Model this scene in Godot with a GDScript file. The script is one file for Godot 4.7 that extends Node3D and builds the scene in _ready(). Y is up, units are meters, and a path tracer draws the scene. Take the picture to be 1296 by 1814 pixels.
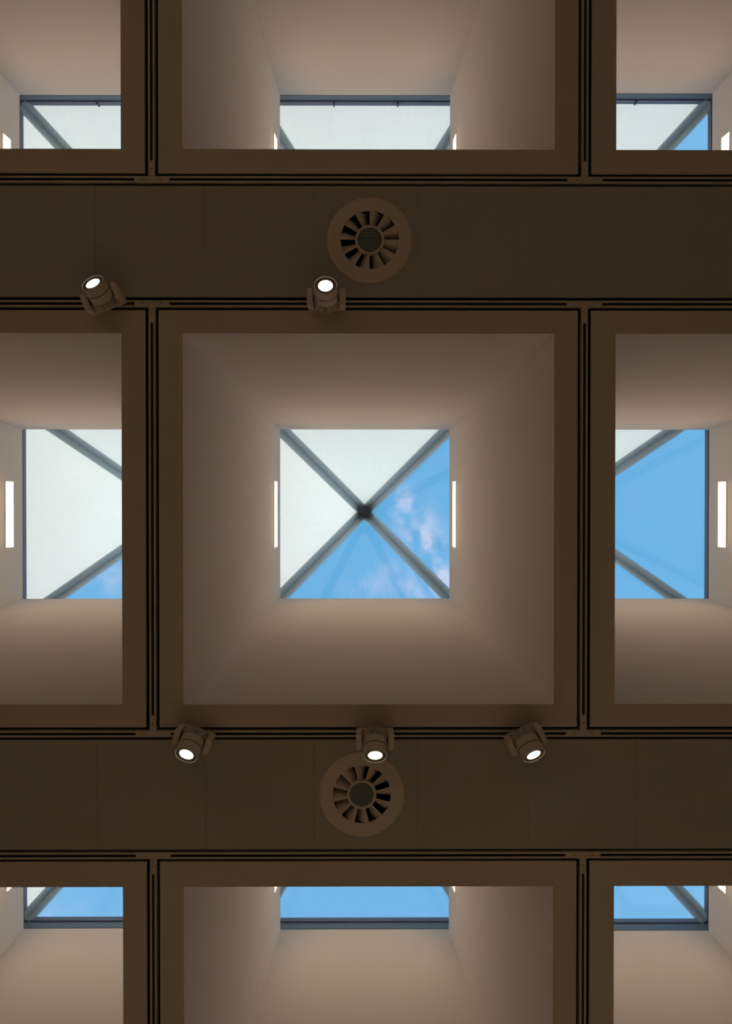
extends Node3D
# A gallery ceiling seen from straight below: nine square light wells under pyramid rooflights,
# lighting tracks in shadow gaps, spotlights and two swirl air diffusers.

const EYE := 1.55            # camera height
const CEIL := 5.324           # underside of the ceiling
const TOP := 7.8365           # upper edge of the light wells
const RAIL := 8.494          # foot of the glass pyramids
const APEX := 10.306         # tip of the glass pyramids
const HALF := 0.985          # half a light well at the ceiling
const HALF_TOP := 0.749      # half a light well at its top
const BASE := 1.057          # half a pyramid at its foot
const RIM := 0.126           # width of the flat border round a well
const WELL_X := [-2.2655, 0.029, 2.325]
const WELL_Z := [2.8725, -0.0705, -3.0165]          # rows: top of the picture, middle, bottom
const TRACK_X := [-1.119, 1.1745]
const TRACK_Z := [1.7276, 1.0718, -1.2136, -1.8653]
const WEST := -3.43
const EAST := 3.49
const NORTH := 4.66
const SOUTH := -4.80

var M := {}

# ---------------------------------------------------------------- helpers
func lin(r: float, g: float, b: float, a := 1.0) -> Color:
	var c := Color(r, g, b).linear_to_srgb()
	c.a = a
	return c

func mat(called: String, c: Color, rough := 0.7, metal := 0.0) -> StandardMaterial3D:
	var m := StandardMaterial3D.new()
	m.resource_name = called
	m.albedo_color = c
	m.roughness = rough
	m.metallic = metal
	M[called] = m
	return m

func mb() -> SurfaceTool:
	var st := SurfaceTool.new()
	st.begin(Mesh.PRIMITIVE_TRIANGLES)
	return st

func tri(st: SurfaceTool, a: Vector3, b: Vector3, c: Vector3, out: Vector3) -> void:
	var n := (b - a).cross(c - a)
	if n.length() < 1e-12:
		return
	n = n.normalized()
	if n.dot(out) > 0.0:
		for p in [a, c, b]:
			st.set_normal(n)
			st.add_vertex(p)
	else:
		for p in [a, b, c]:
			st.set_normal(-n)
			st.add_vertex(p)

func quad(st: SurfaceTool, a: Vector3, b: Vector3, c: Vector3, d: Vector3, out: Vector3) -> void:
	tri(st, a, b, c, out)
	tri(st, a, c, d, out)

# eight corners: 0-3 round one end, 4-7 round the other
func hexa(st: SurfaceTool, p: Array) -> void:
	var mid := Vector3.ZERO
	for v in p:
		mid += v / 8.0
	for f in [[0, 1, 2, 3], [4, 5, 6, 7], [0, 1, 5, 4], [1, 2, 6, 5], [2, 3, 7, 6], [3, 0, 4, 7]]:
		var a: Vector3 = p[f[0]]
		var b: Vector3 = p[f[1]]
		var c: Vector3 = p[f[2]]
		var d: Vector3 = p[f[3]]
		quad(st, a, b, c, d, (a + b + c + d) / 4.0 - mid)

# a box with chamfered edges
func box(st: SurfaceTool, lo: Vector3, hi: Vector3, ch := 0.0, t := Transform3D.IDENTITY) -> void:
	var c := (lo + hi) / 2.0
	var h := (hi - lo) / 2.0
	if ch <= 0.0:
		var p := []
		for y in [-1, 1]:
			for q in [[-1, -1], [1, -1], [1, 1], [-1, 1]]:
				p.append(t * (c + h * Vector3(q[0], y, q[1])))
		hexa(st, p)
		return
	var i := h - Vector3.ONE * ch
	var at := func(s: Vector3, axis: int) -> Vector3:      # the corner s, on the face across that axis
		var v := i * s
		v[axis] = h[axis] * s[axis]
		return t * (c + v)
	for axis in 3:
		var u := (axis + 1) % 3
		var w := (axis + 2) % 3
		for s in [-1.0, 1.0]:
			var k := []
			for q in [[-1.0, -1.0], [1.0, -1.0], [1.0, 1.0], [-1.0, 1.0]]:
				var e := Vector3.ZERO
				e[axis] = s
				e[u] = q[0]
				e[w] = q[1]
				k.append(at.call(e, axis))
			var o := Vector3.ZERO
			o[axis] = s
			quad(st, k[0], k[1], k[2], k[3], t.basis * o)
			for s2 in [-1.0, 1.0]:
				var e1 := Vector3.ZERO
				e1[axis] = s
				e1[u] = s2
				var e2 := e1
				e1[w] = -1.0
				e2[w] = 1.0
				var o2 := Vector3.ZERO
				o2[axis] = s
				o2[u] = s2
				quad(st, at.call(e1, axis), at.call(e2, axis), at.call(e2, u), at.call(e1, u), t.basis * o2)
	for sx in [-1.0, 1.0]:
		for sy in [-1.0, 1.0]:
			for sz in [-1.0, 1.0]:
				var e := Vector3(sx, sy, sz)
				tri(st, at.call(e, 0), at.call(e, 1), at.call(e, 2), t.basis * e)

# a profile of [radius, height] pairs turned round the y axis of t; smooth round, crisp along the profile
func lathe(st: SurfaceTool, prof: Array, segs: int, t := Transform3D.IDENTITY) -> void:
	for k in prof.size() - 1:
		var r0: float = prof[k][0]
		var y0: float = prof[k][1]
		var r1: float = prof[k + 1][0]
		var y1: float = prof[k + 1][1]
		var along := Vector2(r1 - r0, y1 - y0)
		if along.length() < 1e-9:
			continue
		var nn := Vector2(along.y, -along.x).normalized()    # outward for a profile that runs upwards on the outside
		for j in segs:
			var a0 := TAU * j / segs
			var a1 := TAU * (j + 1) / segs
			var d0 := Vector3(cos(a0), 0, sin(a0))
			var d1 := Vector3(cos(a1), 0, sin(a1))
			var p := [d0 * r0 + Vector3.UP * y0, d1 * r0 + Vector3.UP * y0, d1 * r1 + Vector3.UP * y1, d0 * r1 + Vector3.UP * y1]
			var n := [d0 * nn.x + Vector3.UP * nn.y, d1 * nn.x + Vector3.UP * nn.y, d1 * nn.x + Vector3.UP * nn.y, d0 * nn.x + Vector3.UP * nn.y]
			for f in [[0, 1, 2], [0, 2, 3]]:
				var a: Vector3 = p[f[0]]
				var b: Vector3 = p[f[1]]
				var c: Vector3 = p[f[2]]
				var g := (b - a).cross(c - a)
				if g.length() < 1e-14:
					continue
				var order := [0, 1, 2]
				if g.dot(n[f[0]] + n[f[1]] + n[f[2]]) > 0.0:
					order = [0, 2, 1]
				for o in order:
					st.set_normal((t.basis * n[f[o]]).normalized())
					st.add_vertex(t * p[f[o]])

# a square ring between two rectangles [x0, x1, z0, z1], from height y0 to y1
func ring(st: SurfaceTool, o: Array, i: Array, y0: float, y1: float) -> void:
	frame4(st, o, i, o, i, y0, y1)

# a four-sided frame whose outer and inner outlines differ below and above
func frame4(st: SurfaceTool, o0: Array, i0: Array, o1: Array, i1: Array, y0: float, y1: float) -> void:
	var cs := [[0, 2], [1, 2], [1, 3], [0, 3]]
	for k in 4:
		var a: Array = cs[k]
		var b: Array = cs[(k + 1) % 4]
		hexa(st, [
			Vector3(o0[a[0]], y0, o0[a[1]]), Vector3(o0[b[0]], y0, o0[b[1]]), Vector3(i0[b[0]], y0, i0[b[1]]), Vector3(i0[a[0]], y0, i0[a[1]]),
			Vector3(o1[a[0]], y1, o1[a[1]]), Vector3(o1[b[0]], y1, o1[b[1]]), Vector3(i1[b[0]], y1, i1[b[1]]), Vector3(i1[a[0]], y1, i1[a[1]])])

func rect(cx: float, cz: float, h: float) -> Array:
	return [cx - h, cx + h, cz - h, cz + h]

func obj(called: String, st: SurfaceTool, m: Material, parent: Node = self) -> MeshInstance3D:
	var o := MeshInstance3D.new()
	o.name = called
	o.mesh = st.commit()
	o.material_override = null
	o.mesh.surface_set_material(0, m)
	o.cast_shadow = GeometryInstance3D.SHADOW_CASTING_SETTING_ON
	parent.add_child(o, true)
	return o

func numbered(called: String) -> String:
	if not has_node(NodePath(called)):
		return called
	var k := 1
	while has_node(NodePath("%s_%03d" % [called, k])):
		k += 1
	return "%s_%03d" % [called, k]

func thing(called: String, label: String, category: String, at := Vector3.ZERO, group := "") -> Node3D:
	var o := Node3D.new()
	o.name = numbered(called)
	add_child(o)
	o.position = at
	o.set_meta("label", label)
	o.set_meta("category", category)
	if group:
		o.set_meta("group", group)
	return o

func structure(o: Node3D, label := "", category := "") -> Node3D:
	o.set_meta("kind", "structure")
	if label:
		o.set_meta("label", label)
	if category:
		o.set_meta("category", category)
	return o

func noise_tex(freq: float, lo: Color, hi: Color, size := 512, octaves := 4, sd := 1) -> NoiseTexture2D:
	var n := FastNoiseLite.new()
	n.seed = sd
	n.noise_type = FastNoiseLite.TYPE_SIMPLEX_SMOOTH
	n.frequency = freq
	n.fractal_octaves = octaves
	var t := NoiseTexture2D.new()
	t.width = size
	t.height = size
	t.seamless = true
	t.noise = n
	var g := Gradient.new()
	g.set_color(0, lo)
	g.set_color(1, hi)
	t.color_ramp = g
	return t

# ---------------------------------------------------------------- sky
func cloud_cover() -> ImageTexture:
	var w := 2048
	var h := 1024
	var im := Image.create(w, h, false, Image.FORMAT_RGBA8)
	im.fill(Color(1, 1, 1, 0))
	var n := FastNoiseLite.new()
	n.seed = 11
	n.noise_type = FastNoiseLite.TYPE_SIMPLEX_SMOOTH
	n.fractal_octaves = 5
	n.fractal_gain = 0.55
	n.frequency = 1.0
	n.domain_warp_enabled = true
	n.domain_warp_amplitude = 0.35
	n.domain_warp_frequency = 1.6
	# wisps drift about the zenith: [x / y, z / y, half width, half length, turn, strength]
	var wisps := [[0.058, 0.004, 0.020, 0.022, 0.3, 0.7], [0.076, -0.031, 0.022, 0.034, 0.5, 1.0], [0.1025, -0.079, 0.026, 0.050, 0.5, 1.1], [0.085, -0.112, 0.034, 0.022, 0.2, 0.8], [0.037, -0.092, 0.026, 0.024, 0.0, 0.45], [0.0, -0.114, 0.026, 0.014, 0.0, 0.5], [-0.36, -0.099, 0.050, 0.024, 0.1, 0.45]]
	for r in 300:
		var up := PI / 2 - (r + 0.5) / h * PI
		for c in w:
			var around := TAU * (c + 0.5) / w - PI / 2
			var d := Vector3(cos(around) * cos(up), sin(up), sin(around) * cos(up))
			var gx := d.x / d.y
			var gz := d.z / d.y
			var a := 0.0
			if r < 130:
				var m := 0.0
				for k in wisps:
					var ct := cos(k[4])
					var sn := sin(k[4])
					var ux: float = ((gx - k[0]) * ct + (gz - k[1]) * sn) / k[2]
					var uz: float = (-(gx - k[0]) * sn + (gz - k[1]) * ct) / k[3]
					m += k[5] * exp(-0.9 * (ux * ux + uz * uz))
				if m > 0.02:
					var f := n.get_noise_3d(gx * 22.0, gz * 15.0, 4.2)
					a += clampf(m * smoothstep(-0.40, 0.60, f) * 0.74, 0.0, 0.75)
			var far := n.get_noise_3d(gx * 2.2 + 7.0, gz * 2.2, 1.0)
			a += smoothstep(0.30, 0.75, far) * 0.25 * smoothstep(0.40, 0.70, sqrt(gx * gx + gz * gz))
			if a > 0.004:
				im.set_pixel(c, r, Color(0.80, 0.57, 0.42, clampf(a, 0.0, 0.8)))
	return ImageTexture.create_from_image(im)

func _ready() -> void:
	# ------------------------------------------------------------ camera
	var cam := Camera3D.new()
	cam.name = "camera"
	add_child(cam)
	cam.basis = Basis(Vector3(0.999992, -0.003908, 0.000069), Vector3(-0.000036, 0.008426, 0.999964), -Vector3(0.003909, 0.999957, -0.008426)).orthonormalized()
	cam.position = Vector3(0, EYE, 0)
	cam.keep_aspect = Camera3D.KEEP_HEIGHT
	cam.fov = 71.582
	cam.near = 0.05
	cam.far = 200.0
	cam.current = true

	# ------------------------------------------------------------ sky, sun, exposure
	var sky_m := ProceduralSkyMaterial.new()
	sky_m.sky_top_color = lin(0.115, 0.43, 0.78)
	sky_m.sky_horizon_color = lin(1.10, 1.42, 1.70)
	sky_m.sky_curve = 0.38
	sky_m.ground_bottom_color = lin(0.18, 0.17, 0.16)
	sky_m.ground_horizon_color = lin(0.30, 0.32, 0.34)
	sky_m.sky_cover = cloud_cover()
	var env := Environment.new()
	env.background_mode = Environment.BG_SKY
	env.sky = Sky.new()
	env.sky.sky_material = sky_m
	env.ambient_light_source = Environment.AMBIENT_SOURCE_SKY
	env.tonemap_mode = Environment.TONE_MAPPER_LINEAR
	env.tonemap_exposure = 1.0
	env.sdfgi_enabled = true
	env.ssao_enabled = true
	env.ssil_enabled = true
	var we := WorldEnvironment.new()
	we.name = "environment"
	we.environment = env
	add_child(we)

	var sun := DirectionalLight3D.new()
	sun.name = "sun"
	add_child(sun)
	var towards := Vector3(-0.62, 0.60, 0.50).normalized()     # low over the upper left of the picture
	sun.basis = Basis.looking_at(-towards, Vector3.UP)
	sun.light_color = lin(1.0, 0.95, 0.87)
	sun.light_energy = 2.1
	sun.light_angular_distance = 0.53
	sun.shadow_enabled = true
	sun.sky_mode = DirectionalLight3D.SKY_MODE_LIGHT_ONLY

	# ------------------------------------------------------------ materials
	mat("well_paint", lin(0.81, 0.755, 0.70), 1.0).metallic_specular = 0.0
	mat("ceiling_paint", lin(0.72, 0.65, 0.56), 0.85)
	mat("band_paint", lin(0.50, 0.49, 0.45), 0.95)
	mat("track_white", lin(0.68, 0.62, 0.53), 0.5)
	mat("track_slot", lin(0.05, 0.06, 0.05), 0.6)
	mat("black_channel", lin(0.006, 0.007, 0.008), 0.9)
	mat("fitting_white", lin(0.80, 0.74, 0.66), 0.45)
	mat("fitting_dark", lin(0.03, 0.03, 0.03), 0.5)
	mat("bezel_grey", lin(0.22, 0.19, 0.16), 0.6)
	mat("diffuser_white", lin(0.78, 0.70, 0.61), 0.5)
	mat("grille_grey", lin(0.40, 0.46, 0.48), 0.5)
	mat("rib_grey", lin(0.44, 0.51, 0.54), 0.45)
	mat("upstand_grey", lin(0.17, 0.20, 0.23), 0.6)
	mat("rail_grey", lin(0.17, 0.18, 0.24), 0.5)
	mat("hub_shade", lin(0.035, 0.04, 0.045), 0.8)  # near black: the shade at the rib crossing put into the colour
	mat("roof_grey", lin(0.35, 0.35, 0.34), 0.9)
	mat("wall_paint", lin(0.62, 0.56, 0.48), 0.9)
	mat("oak_floor", lin(0.30, 0.23, 0.16), 0.5).albedo_texture = noise_tex(0.01, Color(0.8, 0.8, 0.8), Color(1, 1, 1), 512, 4, 5)
	M.oak_floor.uv1_triplanar = true
	M.oak_floor.uv1_world_triplanar = true
	M.oak_floor.uv1_scale = Vector3(2.0, 1.0, 0.25)
	var glass := mat("clear_glass", Color(1, 1, 1, 0.02), 0.0)
	glass.transparency = BaseMaterial3D.TRANSPARENCY_ALPHA
	glass.metallic_specular = 0.32
	var milk := mat("milk_glass", lin(0.93, 0.94, 0.91), 0.35)
	milk.backlight_enabled = true
	milk.backlight = Color(1, 1, 1)
	milk.albedo_texture = noise_tex(0.02, Color(0.985, 0.985, 0.985), Color(1, 1, 1), 512, 5, 9)
	milk.uv1_triplanar = true
	milk.uv1_world_triplanar = true
	milk.uv1_scale = Vector3(1.5, 0.12, 1.5)
	var glow := mat("strip_glow", lin(0.9, 0.85, 0.8), 0.6)
	glow.emission_enabled = true
	glow.emission = lin(1.0, 0.86, 0.70)
	glow.emission_energy_multiplier = 1.3
	var lens := mat("lens_glow", lin(0.9, 0.85, 0.8), 0.4)
	lens.emission_enabled = true
	lens.emission = lin(1.0, 0.90, 0.72)
	lens.emission_energy_multiplier = 2.6

	room()
	ceiling()
	for j in 3:
		for i in 3:
			coffer(i, j)
	for j in 3:
		for i in 3:
			rooflight(i, j)
	tracks()
	diffuser(Vector3(0.0341, CEIL, 1.4082), 0.0, "round white swirl air diffuser in the upper band, its dark gaps widest on the left", "air diffusers in the ceiling bands")
	diffuser(Vector3(-0.0077, CEIL, -1.5354), 15.0, "round white swirl air diffuser in the lower band, partly behind a spotlight head", "air diffusers in the ceiling bands")
	spots()
	for j in 3:
		for i in 3:
			for s in [-1, 1]:
				strip(i, j, s)

# ---------------------------------------------------------------- the room
func room() -> void:
	var st := mb()
	box(st, Vector3(WEST - 0.2, -0.15, SOUTH - 0.2), Vector3(EAST + 0.2, 0, NORTH + 0.2))
	structure(obj("floor", st, M.oak_floor), "warm oak floor of the gallery below the camera", "floor")
	for w in [["wall_west", Vector3(WEST - 0.2, 0, SOUTH - 0.2), Vector3(WEST, TOP + 0.1, NORTH + 0.2), "left"], ["wall_east", Vector3(EAST, 0, SOUTH - 0.2), Vector3(EAST + 0.2, TOP + 0.1, NORTH + 0.2), "right"],
			["wall_north", Vector3(WEST, 0, NORTH), Vector3(EAST, TOP + 0.1, NORTH + 0.2), "far"], ["wall_south", Vector3(WEST, 0, SOUTH - 0.2), Vector3(EAST, TOP + 0.1, SOUTH), "near"]]:
		st = mb()
		box(st, w[1], w[2])
		structure(obj(w[0], st, M.wall_paint), "plain painted gallery wall on the %s side of the room" % w[3], "wall")
	# the flat roof between the rooflights
	st = mb()
	var xs := [WEST - 0.2, (WELL_X[0] + WELL_X[1]) / 2, (WELL_X[1] + WELL_X[2]) / 2, EAST + 0.2]
	var zs := [NORTH + 0.2, (WELL_Z[0] + WELL_Z[1]) / 2, (WELL_Z[1] + WELL_Z[2]) / 2, SOUTH - 0.2]
	for j in 3:
		for i in 3:
			ring(st, [xs[i], xs[i + 1], zs[j + 1], zs[j]], rect(top_x(i, j), top_z(i, j), BASE + 0.05), TOP + 0.10, TOP + 0.30)
	structure(obj("roof", st, M.roof_grey), "flat grey roof deck between the pyramid rooflights", "roof")

func top_x(i: int, j: int) -> float:
	return [[-2.2713, 0.0157, 2.3305], [-2.259, 0.0145, 2.3148], [-2.2655, 0.0122, 2.3272]][j][i]

func top_z(i: int, j: int) -> float:
	return [[2.8645, 2.8695, 2.891], [-0.0725, -0.0715, -0.073], [-3.0036, -3.0171, -3.0342]][j][i]

# ---------------------------------------------------------------- ceiling bands with their shadow gaps
func ceiling() -> void:
	var c := Node3D.new()
	c.name = "ceiling"
	add_child(c)
	structure(c, "flat painted ceiling bands of jointed boards between the rows of light wells", "ceiling")
	var seams := [-3.43, -2.564, -1.99, -1.4158, -0.837, -0.260, 0.291, 0.881, 1.4588, 2.034, 2.608, EAST]
	var bands := [[TRACK_Z[1] + 0.0355, TRACK_Z[0] - 0.0345], [TRACK_Z[3] + 0.034, TRACK_Z[2] - 0.0325]]
	var holes := [Vector2(0.0341, 1.4082), Vector2(-0.0077, -1.5354)]
	for b in 2:
		for k in seams.size() - 1:
			var st := mb()
			var x0: float = seams[k] + 0.0006
			var x1: float = seams[k + 1] - 0.0006
			if x0 < holes[b].x and holes[b].x < x1:
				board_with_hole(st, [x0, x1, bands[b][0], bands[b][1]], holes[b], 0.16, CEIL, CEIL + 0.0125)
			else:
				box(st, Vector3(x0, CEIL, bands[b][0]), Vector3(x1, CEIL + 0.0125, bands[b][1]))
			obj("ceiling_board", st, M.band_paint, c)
	# boards that close the ceiling beyond the outermost wells, out of the picture
	for z in [[WELL_Z[0] + HALF + RIM + 0.07, NORTH], [SOUTH, WELL_Z[2] - HALF - RIM - 0.07]]:
		var st := mb()
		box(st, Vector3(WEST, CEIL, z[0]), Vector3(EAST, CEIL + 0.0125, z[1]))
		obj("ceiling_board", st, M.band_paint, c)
	# black channels above the shadow gaps that carry the tracks
	for z in TRACK_Z:
		obj("shadow_gap_channel", channel(Vector3(WEST, CEIL, z), Vector3(EAST, CEIL, z)), M.black_channel, c)
	for x in TRACK_X:
		for r in [[TRACK_Z[0] + 0.046, NORTH], [TRACK_Z[2] + 0.046, TRACK_Z[1] - 0.046], [SOUTH, TRACK_Z[3] - 0.046]]:
			obj("shadow_gap_channel", channel(Vector3(x, CEIL, r[0]), Vector3(x, CEIL, r[1])), M.black_channel, c)

# an upside-down trough over a gap, resting on the backs of the boards
func channel(a: Vector3, b: Vector3) -> SurfaceTool:
	var st := mb()
	var d := (b - a).normalized()
	var s := Vector3(absf(d.z), 0, absf(d.x))
	for q in [[-0.062, -0.040, 0.0128, 0.10], [0.040, 0.062, 0.0128, 0.10], [-0.062, 0.062, 0.10, 0.11]]:
		var p := []
		for y in [q[2], q[3]]:
			p += [a + s * q[0] + Vector3.UP * y, b + s * q[0] + Vector3.UP * y, b + s * q[1] + Vector3.UP * y, a + s * q[1] + Vector3.UP * y]
		hexa(st, p)
	return st

func board_with_hole(st: SurfaceTool, r: Array, c: Vector2, rad: float, y0: float, y1: float) -> void:
	var angles := []
	for k in 64:
		angles.append(TAU * k / 64)
	for q in [[0, 2], [1, 2], [1, 3], [0, 3]]:
		angles.append(fposmod(atan2(r[q[1]] - c.y, r[q[0]] - c.x), TAU))
	angles.sort()
	for k in angles.size():
		var inner := []
		var outer := []
		for a in [angles[k], angles[(k + 1) % angles.size()]]:
			var d := Vector2(cos(a), sin(a))
			var tx: float = ((r[1] if d.x > 0 else r[0]) - c.x) / d.x if absf(d.x) > 1e-9 else 1e9
			var tz: float = ((r[3] if d.y > 0 else r[2]) - c.y) / d.y if absf(d.y) > 1e-9 else 1e9
			inner.append(c + d * rad)
			outer.append(c + d * minf(tx, tz))
		var p := []
		for y in [y0, y1]:
			for v in [inner[0], inner[1], outer[1], outer[0]]:
				p.append(Vector3(v.x, y, v.y))
		hexa(st, p)

# ---------------------------------------------------------------- light wells
const WHERE := [["upper left", "upper middle", "upper right"], ["middle left", "central", "middle right"], ["lower left", "lower middle", "lower right"]]

func coffer(i: int, j: int) -> void:
	var cx: float = WELL_X[i]
	var cz: float = WELL_Z[j]
	var tx := top_x(i, j)
	var tz := top_z(i, j)
	var labels := [
		["cream light well at the upper left corner, its rib falling to the right", "tall cream light well above the upper ceiling band, between two vertical tracks", "cream light well at the upper right corner, its rib falling to the left"],
		["beige light well on the left of the central one, under the whitest rooflight", "square cream light well in the centre of the ceiling, seen whole with all four walls", "cream light well on the right of the central one, under a mostly blue rooflight"],
		["yellowish light well at the lower left corner of the ceiling, pale far wall in view", "cream light well below the lower ceiling band, with a wide blue strip of sky", "cream light well at the lower right corner of the ceiling, cut by the frame"]]
	var t := thing("light_well", labels[j][i], "light well", Vector3(cx, CEIL, cz), "square light wells in a grid")
	# flat border at the ceiling
	var gap_x := 0.0355
	var x0 := cx - HALF - RIM
	var x1 := cx + HALF + RIM
	x0 = WEST if i == 0 else TRACK_X[i - 1] + gap_x
	x1 = EAST if i == 2 else TRACK_X[i] - gap_x
	var z0: float = [TRACK_Z[0] + 0.0335, TRACK_Z[2] + 0.0355, WELL_Z[2] - HALF - RIM - 0.05][j]
	var z1: float = [WELL_Z[0] + HALF + RIM + 0.05, TRACK_Z[1] - 0.0345, TRACK_Z[3] - 0.0325][j]
	var st := mb()
	var o := [x0 - cx, x1 - cx, z0 - cz, z1 - cz]
	ring(st, o, rect(0, 0, HALF), 0.0, 0.0125)
	obj("border_panel", st, M.ceiling_paint, t)
	# four leaning walls, each a slab
	var lo := rect(0, 0, HALF)
	var hi := rect(tx - cx, tz - cz, HALF_TOP)
	var lo2 := rect(0, 0, HALF + 0.06)
	var hi2 := rect(tx - cx, tz - cz, HALF_TOP + 0.06)
	var h := TOP - CEIL
	var cs := [[0, 2], [1, 2], [1, 3], [0, 3]]
	for k in 4:
		var a: Array = cs[k]
		var b: Array = cs[(k + 1) % 4]
		st = mb()
		hexa(st, [
			Vector3(lo[a[0]], 0.0005, lo[a[1]]), Vector3(lo[b[0]], 0.0005, lo[b[1]]), Vector3(hi[b[0]], h, hi[b[1]]), Vector3(hi[a[0]], h, hi[a[1]]),
			Vector3(lo2[a[0]], 0.013, lo2[a[1]]), Vector3(lo2[b[0]], 0.013, lo2[b[1]]), Vector3(hi2[b[0]], h + 0.012, hi2[b[1]]), Vector3(hi2[a[0]], h + 0.012, hi2[a[1]])])
		obj("well_wall", st, M.well_paint, t)

# ---------------------------------------------------------------- pyramid rooflights
func rooflight(i: int, j: int) -> void:
	var labels := [
		["upper left rooflight, milky panes crossed by one short grey rib", "upper middle rooflight, a milky strip of pane under a dark grey upstand", "upper right rooflight, one diagonal rib parting milky pane from blue"],
		["middle left rooflight, mostly bright milky white with blue only at the bottom", "central rooflight, grey ribs crossing as an X between white and clear blue panes", "middle right rooflight, mostly clear blue with a milky corner at top left"],
		["lower left rooflight, clear blue pane with a small white corner", "lower middle rooflight, one clear blue pane above a dark grey upstand", "lower right rooflight, clear blue panes with a grey rib falling to the right"]]
	var w := Node3D.new()
	w.name = "window_%d" % (j * 3 + i + 1)
	add_child(w)
	structure(w, labels[j][i], "rooflight")
	w.position = Vector3(top_x(i, j), TOP, top_z(i, j))
	var y := RAIL - TOP
	var ya := APEX - TOP
	# flashing that slopes outwards from the edge of the well
	var st := mb()
	frame4(st, rect(0, 0, BASE + 0.04), rect(0, 0, HALF_TOP + 0.001), rect(0, 0, BASE + 0.04), rect(0, 0, HALF_TOP + 0.012), 0.0125, 0.02)
	obj("sill", st, M.upstand_grey, w)
	# upstand
	st = mb()
	ring(st, rect(0, 0, BASE + 0.05), rect(0, 0, BASE), 0.02, y - 0.03)
	obj("upstand", st, M.upstand_grey, w)
	st = mb()
	frame4(st, rect(0, 0, BASE + 0.07), rect(0, 0, BASE - 0.012), rect(0, 0, BASE + 0.05), rect(0, 0, BASE - 0.020), y - 0.03, y + 0.02)
	obj("base_rail", st, M.rail_grey, w)
	# panes: milky towards the sun (left and top of the picture), clear on the other two sides
	var tip := Vector3(0, ya, 0)
	var corner := [Vector3(-BASE, y, -BASE), Vector3(BASE, y, -BASE), Vector3(BASE, y, BASE), Vector3(-BASE, y, BASE)]
	for k in 4:
		var a: Vector3 = corner[k]
		var b: Vector3 = corner[(k + 1) % 4]
		var n := (tip - a).cross(b - a).normalized()
		if n.dot((a + b) / 2.0 - Vector3(0, y, 0)) < 0.0:
			n = -n
		var white: bool = n.z > 0.5 or n.x < -0.5
		var mid := (a + b + tip) / 3.0
		var p := []
		for off in [0.004, 0.018]:
			for v in [a, b, tip]:
				p.append(v + (mid - v) * 0.012 + n * off)
		st = mb()
		tri(st, p[0], p[1], p[2], -n)
		tri(st, p[3], p[4], p[5], n)
		for e in 3:
			var f := (e + 1) % 3
			quad(st, p[e], p[f], p[f + 3], p[e + 3], (p[e] + p[f]) / 2.0 - (mid + n * 0.011))
		var g := obj("milky_pane" if white else "clear_pane", st, M.milk_glass if white else M.clear_glass, w)
		g.set_meta("label", "milky white glass pane" if white else "clear glass pane showing the sky")
	# hip ribs: two flanges that follow the panes and a bead along the seam
	for k in 4:
		var c: Vector3 = corner[k]
		var d := (tip - c).normalized()
		var inward := (Vector3(0, c.y, 0) - c).normalized()
		var down := (inward - d * inward.dot(d)).normalized()
		st = mb()
		for s in [-1, 1]:
			var other: Vector3 = corner[(k + s + 4) % 4]
			var e := (other - c).normalized()
			var f := (e - d * e.dot(d)).normalized()         # across the pane, away from the hip
			var n := f.cross(d).normalized()
			if n.dot(down) < 0.0:
				n = -n
			var p := []
			for q in [[0.0, 0.0], [0.084, 0.0], [0.078, 0.022], [0.0, 0.022]]:
				p.append(c + f * q[0] + n * q[1])
			for q in [[0.0, 0.0], [0.084, 0.0], [0.078, 0.022], [0.0, 0.022]]:
				p.append(tip + f * q[0] + n * q[1])
			hexa(st, p)
		obj("rib", st, M.rib_grey, w)
		var side := d.cross(down).normalized()
		st = mb()
		var p := []
		for end in [c + down * 0.022, tip + down * 0.022]:
			for q in [[-0.006, 0.0], [0.006, 0.0], [0.004, 0.016], [-0.004, 0.016]]:
				p.append(end + side * q[0] + down * q[1])
		hexa(st, p)
		obj("seam_bead", st, M.rib_grey, w)
	# added dark cap, standing in for the shade where the ribs meet
	st = mb()
	lathe(st, [[0.0, ya - 0.285], [0.080, ya - 0.250], [0.04, ya - 0.08], [0.0, ya - 0.06]], 4, Transform3D(Basis(Vector3.UP, PI / 4), Vector3.ZERO))
	obj("shade_hub", st, M.hub_shade, w)
	# small dark clips on the far foot rail
	for s in [-0.3, 0.32]:
		st = mb()
		box(st, Vector3(s - 0.007, y - 0.045, BASE - 0.034), Vector3(s + 0.007, y + 0.02, BASE - 0.021), 0.002)
		obj("glazing_clip", st, M.fitting_dark, w)

# ---------------------------------------------------------------- lighting tracks
# a three-sided rail with an open slot, along d from a to b, its face at the ceiling
func rail(st: SurfaceTool, a: Vector3, b: Vector3) -> void:
	var d := (b - a).normalized()
	var s := Vector3(absf(d.z), 0, absf(d.x))
	for q in [[-0.018, -0.0072, 0.0, 0.003], [0.0072, 0.018, 0.0, 0.003], [-0.018, -0.0155, 0.003, 0.033], [0.0155, 0.018, 0.003, 0.033], [-0.018, 0.018, 0.033, 0.036]]:
		var p := []
		for y in [q[2], q[3]]:
			p += [a + s * q[0] + Vector3.UP * y, b + s * q[0] + Vector3.UP * y, b + s * q[1] + Vector3.UP * y, a + s * q[1] + Vector3.UP * y]
		hexa(st, p)

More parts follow.
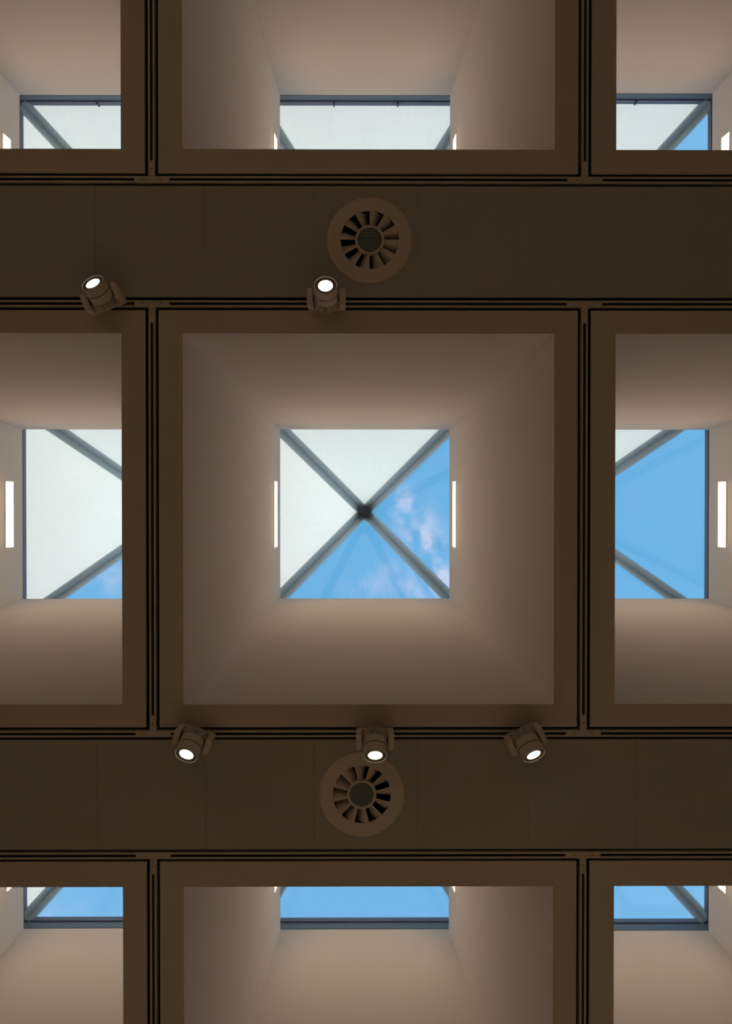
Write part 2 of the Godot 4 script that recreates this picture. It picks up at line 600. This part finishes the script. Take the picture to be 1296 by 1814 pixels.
func slot(st: SurfaceTool, a: Vector3, b: Vector3) -> void:
	var d := (b - a).normalized()
	var s := Vector3(absf(d.z), 0, absf(d.x))
	for q in [[-0.015, 0.015, 0.018, 0.0328], [-0.015, -0.0085, 0.0045, 0.018], [0.0085, 0.015, 0.0045, 0.018]]:
		var p := []
		for y in [q[2], q[3]]:
			p += [a + s * q[0] + Vector3.UP * y, b + s * q[0] + Vector3.UP * y, b + s * q[1] + Vector3.UP * y, a + s * q[1] + Vector3.UP * y]
		hexa(st, p)

func tracks() -> void:
	var tee := 0.0935
	var names := ["first horizontal track from the top, along the lower edge of the upper light wells", "horizontal track along the top of the central light well, carrying two spotlights", "horizontal track along the bottom of the central light well, carrying three spotlights", "lowest horizontal track, along the top edge of the lower light wells, without spotlights"]
	for k in 4:
		var z: float = TRACK_Z[k]
		var up := 1.0 if k % 2 == 0 else -1.0                   # which way the tee's stem goes
		var t := thing("lighting_track", names[k], "lighting track", Vector3(0, CEIL, z), "horizontal lighting tracks")
		var cuts := [WEST, TRACK_X[0], TRACK_X[1], EAST]
		for n in 3:
			var a := Vector3(cuts[n] + (tee if n > 0 else 0.0), 0, 0)
			var b := Vector3(cuts[n + 1] - (tee if n < 2 else 0.0), 0, 0)
			var st := mb()
			rail(st, a, b)
			var r := obj("rail", st, M.track_white, t)
			st = mb()
			slot(st, a, b)
			obj("conductor_slot", st, M.track_slot, r)
		for x in TRACK_X:
			var st := mb()
			box(st, Vector3(x - tee + 0.0005, 0.0003, -0.018), Vector3(x + tee - 0.0005, 0.034, 0.018), 0.0012)
			box(st, Vector3(x - 0.018, 0.0003, minf(up * 0.0178, up * 0.100)), Vector3(x + 0.018, 0.034, maxf(up * 0.0178, up * 0.100)), 0.0012)
			var c := obj("tee_connector", st, M.track_white, t)
			for q in [[-0.048, 0.0], [0.048, 0.0], [0.0, up * 0.055]]:
				st = mb()
				lathe(st, [[0.0, -0.0006], [0.0032, -0.0006], [0.0032, 0.001], [0.0, 0.001]], 10, Transform3D(Basis.IDENTITY, Vector3(x + q[0], 0, q[1])))
				obj("screw", st, M.track_slot, c)
	var rows := [[TRACK_Z[0] + 0.100, NORTH, "upper"], [TRACK_Z[2] + 0.100, TRACK_Z[1] - 0.100, "middle"], [SOUTH, TRACK_Z[3] - 0.100, "lower"]]
	var between := {"upper": ["vertical track between the upper left and upper middle light wells", "vertical track between the upper middle and upper right light wells"], "middle": ["vertical track on the left of the central light well", "vertical track on the right of the central light well"], "lower": ["vertical track between the lower left and lower middle light wells", "vertical track between the lower middle and lower right light wells"]}
	for r in rows:
		for k in 2:
			var t := thing("lighting_track", between[r[2]][k], "lighting track", Vector3(TRACK_X[k], CEIL, 0), "vertical lighting tracks")
			var st := mb()
			rail(st, Vector3(0, 0, r[0]), Vector3(0, 0, r[1]))
			obj("rail", st, M.track_white, t)
			st = mb()
			slot(st, Vector3(0, 0, r[0]), Vector3(0, 0, r[1]))
			obj("conductor_slot", st, M.track_slot, t)

# ---------------------------------------------------------------- swirl air diffusers
func diffuser(at: Vector3, turn: float, label: String, group: String) -> void:
	var t := thing("air_diffuser", label, "air diffuser", at, group)
	t.rotation_degrees.y = turn
	var st := mb()
	# face plate: a flat disc with a rolled edge and an open annulus
	lathe(st, [[0.154, 0.002], [0.154, -0.007], [0.212, -0.007], [0.222, -0.006], [0.2265, -0.0045], [0.228, -0.001], [0.228, -0.0002], [0.154, -0.0002]], 96)
	obj("face_plate", st, M.diffuser_white, t)
	# hub
	st = mb()
	lathe(st, [[0.0645, 0.02], [0.0645, -0.009], [0.0665, -0.011], [0.0755, -0.010], [0.078, -0.007], [0.078, 0.02], [0.0645, 0.02]], 64)
	obj("hub_ring", st, M.diffuser_white, t)
	st = mb()
	for k in range(-6, 7):
		var x := k * 0.0102
		var l := sqrt(0.065 * 0.065 - x * x)
		box(st, Vector3(x - 0.0015, -0.003, -l), Vector3(x + 0.0015, 0.004, l))
		box(st, Vector3(-l, -0.0035, x - 0.0015), Vector3(l, 0.0035, x + 0.0015))
	obj("hub_grille", st, M.grille_grey, t).set_meta("kind", "stuff")
	# twelve tilted blades
	for k in 12:
		st = mb()
		var a0 := deg_to_rad(30.0 * k)
		var n := 6
		for q in n:
			var p := []
			for f in [float(q) / n, float(q + 1) / n]:
				var a: float = a0 + deg_to_rad(23.5) * f
				var up: float = -0.0070 + 0.046 * pow(f, 2.3)
				for v in [[0.076, 0.0], [0.1538, 0.0], [0.1538, 0.0015], [0.076, 0.0015]]:
					p.append(Vector3(cos(a) * v[0], up + v[1], -sin(a) * v[0]))
			hexa(st, p)
		obj("blade", st, M.diffuser_white, t)
	# black box above
	st = mb()
	lathe(st, [[0.158, 0.0], [0.158, 0.12], [0.0, 0.12], [0.0, 0.114], [0.155, 0.114], [0.155, 0.0], [0.158, 0.0]], 48)
	obj("plenum", st, M.black_channel, t)

# ---------------------------------------------------------------- spotlights
func spots() -> void:
	var group := "spotlights on the ceiling tracks"
	# [x, track, heading in degrees clockwise from the top of the picture, tilt from straight down]
	spot(-1.343, 1, -22.0, 38.6, "white track spotlight at the upper left, head turned up and leftwards", group)
	spot(-0.190, 1, 0.0, 25.0, "white track spotlight beside the upper air diffuser, facing straight up the picture", group)
	spot(-0.882, 2, 180.0 + 17.0, 32.7, "leftmost of three white spotlights below the central well, turned slightly left", group)
	spot(0.061, 2, 180.0, 37.0, "middle one of three spotlights below the central well, overlapping the lower air diffuser", group)
	spot(0.844, 2, 180.0 - 24.0, 41.6, "rightmost of three white spotlights below the central well, turned towards the right", group)

func spot(x: float, track: int, heading: float, tilt: float, label: String, group: String) -> void:
	var t := thing("spotlight", label, "spotlight", Vector3(x, CEIL, TRACK_Z[track]), group)
	var yaw := Basis(Vector3.UP, deg_to_rad(heading))          # local +z is where the head leans
	var f := Transform3D(yaw, Vector3.ZERO)
	# adapter in the track (it runs along the track, whatever the heading)
	var st := mb()
	box(st, Vector3(-0.060, -0.030, -0.017), Vector3(0.060, 0.0, 0.017), 0.003)
	obj("track_adapter", st, M.fitting_white, t)
	# control gear plate and the two arms of the yoke
	st = mb()
	box(st, Vector3(-0.098, -0.050, -0.044), Vector3(0.098, -0.030, 0.044), 0.004, f)
	obj("gear_box", st, M.fitting_white, t)
	for s in [-1, 1]:
		st = mb()
		box(st, Vector3(s * 0.083 - 0.016, -0.136, -0.044), Vector3(s * 0.083 + 0.016, -0.0505, 0.044), 0.005, f)
		obj("yoke_arm", st, M.fitting_white, t)
		st = mb()
		lathe(st, [[0.0, -0.0035], [0.018, -0.0035], [0.018, 0.0035], [0.0, 0.0035]], 20, f * Transform3D(Basis(Vector3(0, 0, 1), PI / 2), Vector3(s * 0.0655, -0.106, 0)))
		obj("pivot", st, M.fitting_dark, t)
	# head: its axis runs along local -y, leaning towards +z
	var h := f * Transform3D(Basis(Vector3(1, 0, 0), -deg_to_rad(tilt)), Vector3(0, -0.106, 0))
	st = mb()
	lathe(st, [[0.0, -0.060], [0.052, -0.060], [0.0555, -0.0925], [0.0575, -0.094], [0.0600, -0.092], [0.0612, -0.088], [0.0620, -0.05], [0.0620, -0.004], [0.060, 0.0], [0.0, 0.0]], 48, h)
	obj("housing", st, M.fitting_white, t)
	st = mb()
	lathe(st, [[0.0612, -0.0475], [0.0626, -0.0470], [0.0626, -0.0435], [0.0612, -0.043]], 48, h)
	obj("joint_line", st, M.fitting_dark, t)
	# cooling fins at the back of the head
	st = mb()
	lathe(st, [[0.0, 0.0], [0.036, 0.0], [0.036, 0.044], [0.0, 0.044]], 32, h)
	for k in 32:
		box(st, Vector3(0.034, 0.0, -0.0022), Vector3(0.0605, 0.046, 0.0022), 0.0, h * Transform3D(Basis(Vector3.UP, TAU * k / 32), Vector3.ZERO))
	obj("heat_sink", st, M.fitting_white, t)
	# glowing lens in a black bezel
	st = mb()
	lathe(st, [[0.0, -0.0915], [0.030, -0.0915], [0.0365, -0.0885], [0.0365, -0.082], [0.0, -0.082]], 40, h)
	obj("lens", st, M.lens_glow, t).set_meta("label", "glowing warm white lens")
	st = mb()
	lathe(st, [[0.0370, -0.075], [0.0370, -0.0895], [0.0548, -0.0905], [0.0535, -0.075], [0.0370, -0.075]], 40, h)
	obj("bezel", st, M.bezel_grey, t)
	var l := SpotLight3D.new()
	l.name = "spot_beam"
	l.light_color = lin(1.0, 0.80, 0.58)
	l.light_energy = 9.5
	l.light_size = 0.036
	l.spot_angle = 24.0
	l.spot_angle_attenuation = 0.6
	l.spot_range = 14.0
	l.spot_attenuation = 2.0
	l.shadow_enabled = true
	t.add_child(l)
	l.transform = h * Transform3D(Basis(Vector3(1, 0, 0), -PI / 2), Vector3(0, -0.0965, 0))

# ---------------------------------------------------------------- light strips in the wells
func strip(i: int, j: int, s: int) -> void:
	var cx: float = WELL_X[i]
	var cz: float = WELL_Z[j]
	var tx := top_x(i, j)
	var tz := top_z(i, j)
	# a place on the leaning wall, 0 at the ceiling and 1 at the top
	var at := func(k: float) -> Vector3:
		return Vector3(lerpf(cx + s * HALF, tx + s * HALF_TOP, k), lerpf(CEIL, TOP, k), lerpf(cz, tz, k))
	var a: Vector3 = at.call(0.899)
	var b: Vector3 = at.call(0.942)
	var mid := (a + b) / 2.0
	var up := (b - a).normalized()
	var inward := Vector3(0, 0, 1).cross(up).normalized()
	if inward.x * s > 0.0:
		inward = -inward
	var which: String = "left" if s < 0 else "right"
	var t := thing("light_strip", "warm white light strip on the %s wall of the %s light well" % [which, WHERE[j][i]], "light strip", mid, "light strips in the light wells")
	var bas := Basis(inward.cross(up), up, inward)
	if bas.determinant() < 0.0:
		bas = Basis(up.cross(inward), up, inward)
	t.basis = bas
	var w := (b - a).length() / 2.0
	var st := mb()
	box(st, Vector3(-0.286, -w - 0.004, 0.0006), Vector3(0.286, w + 0.004, 0.003), 0.0008)
	obj("housing", st, M.fitting_white, t)
	st = mb()
	box(st, Vector3(-0.281, -w, 0.0031), Vector3(0.281, w, 0.007), 0.0006)
	obj("lamp_cover", st, M.strip_glow, t)
	# the optic throws the light down the well
	var l := AreaLight3D.new()
	l.name = "strip_glow"
	l.area_size = Vector2(0.56, 1.6 * w)
	l.light_color = lin(1.0, 0.62, 0.31)
	l.light_energy = 0.225
	l.area_normalize_energy = true
	l.area_range = 14.0
	l.shadow_enabled = true
	t.add_child(l)
	l.transform = Transform3D(Basis(Vector3(1, 0, 0), deg_to_rad(22.0)) * Basis(Vector3.UP, PI), Vector3(0, 0, 0.010 + 0.3 * w))     # lights look along -z
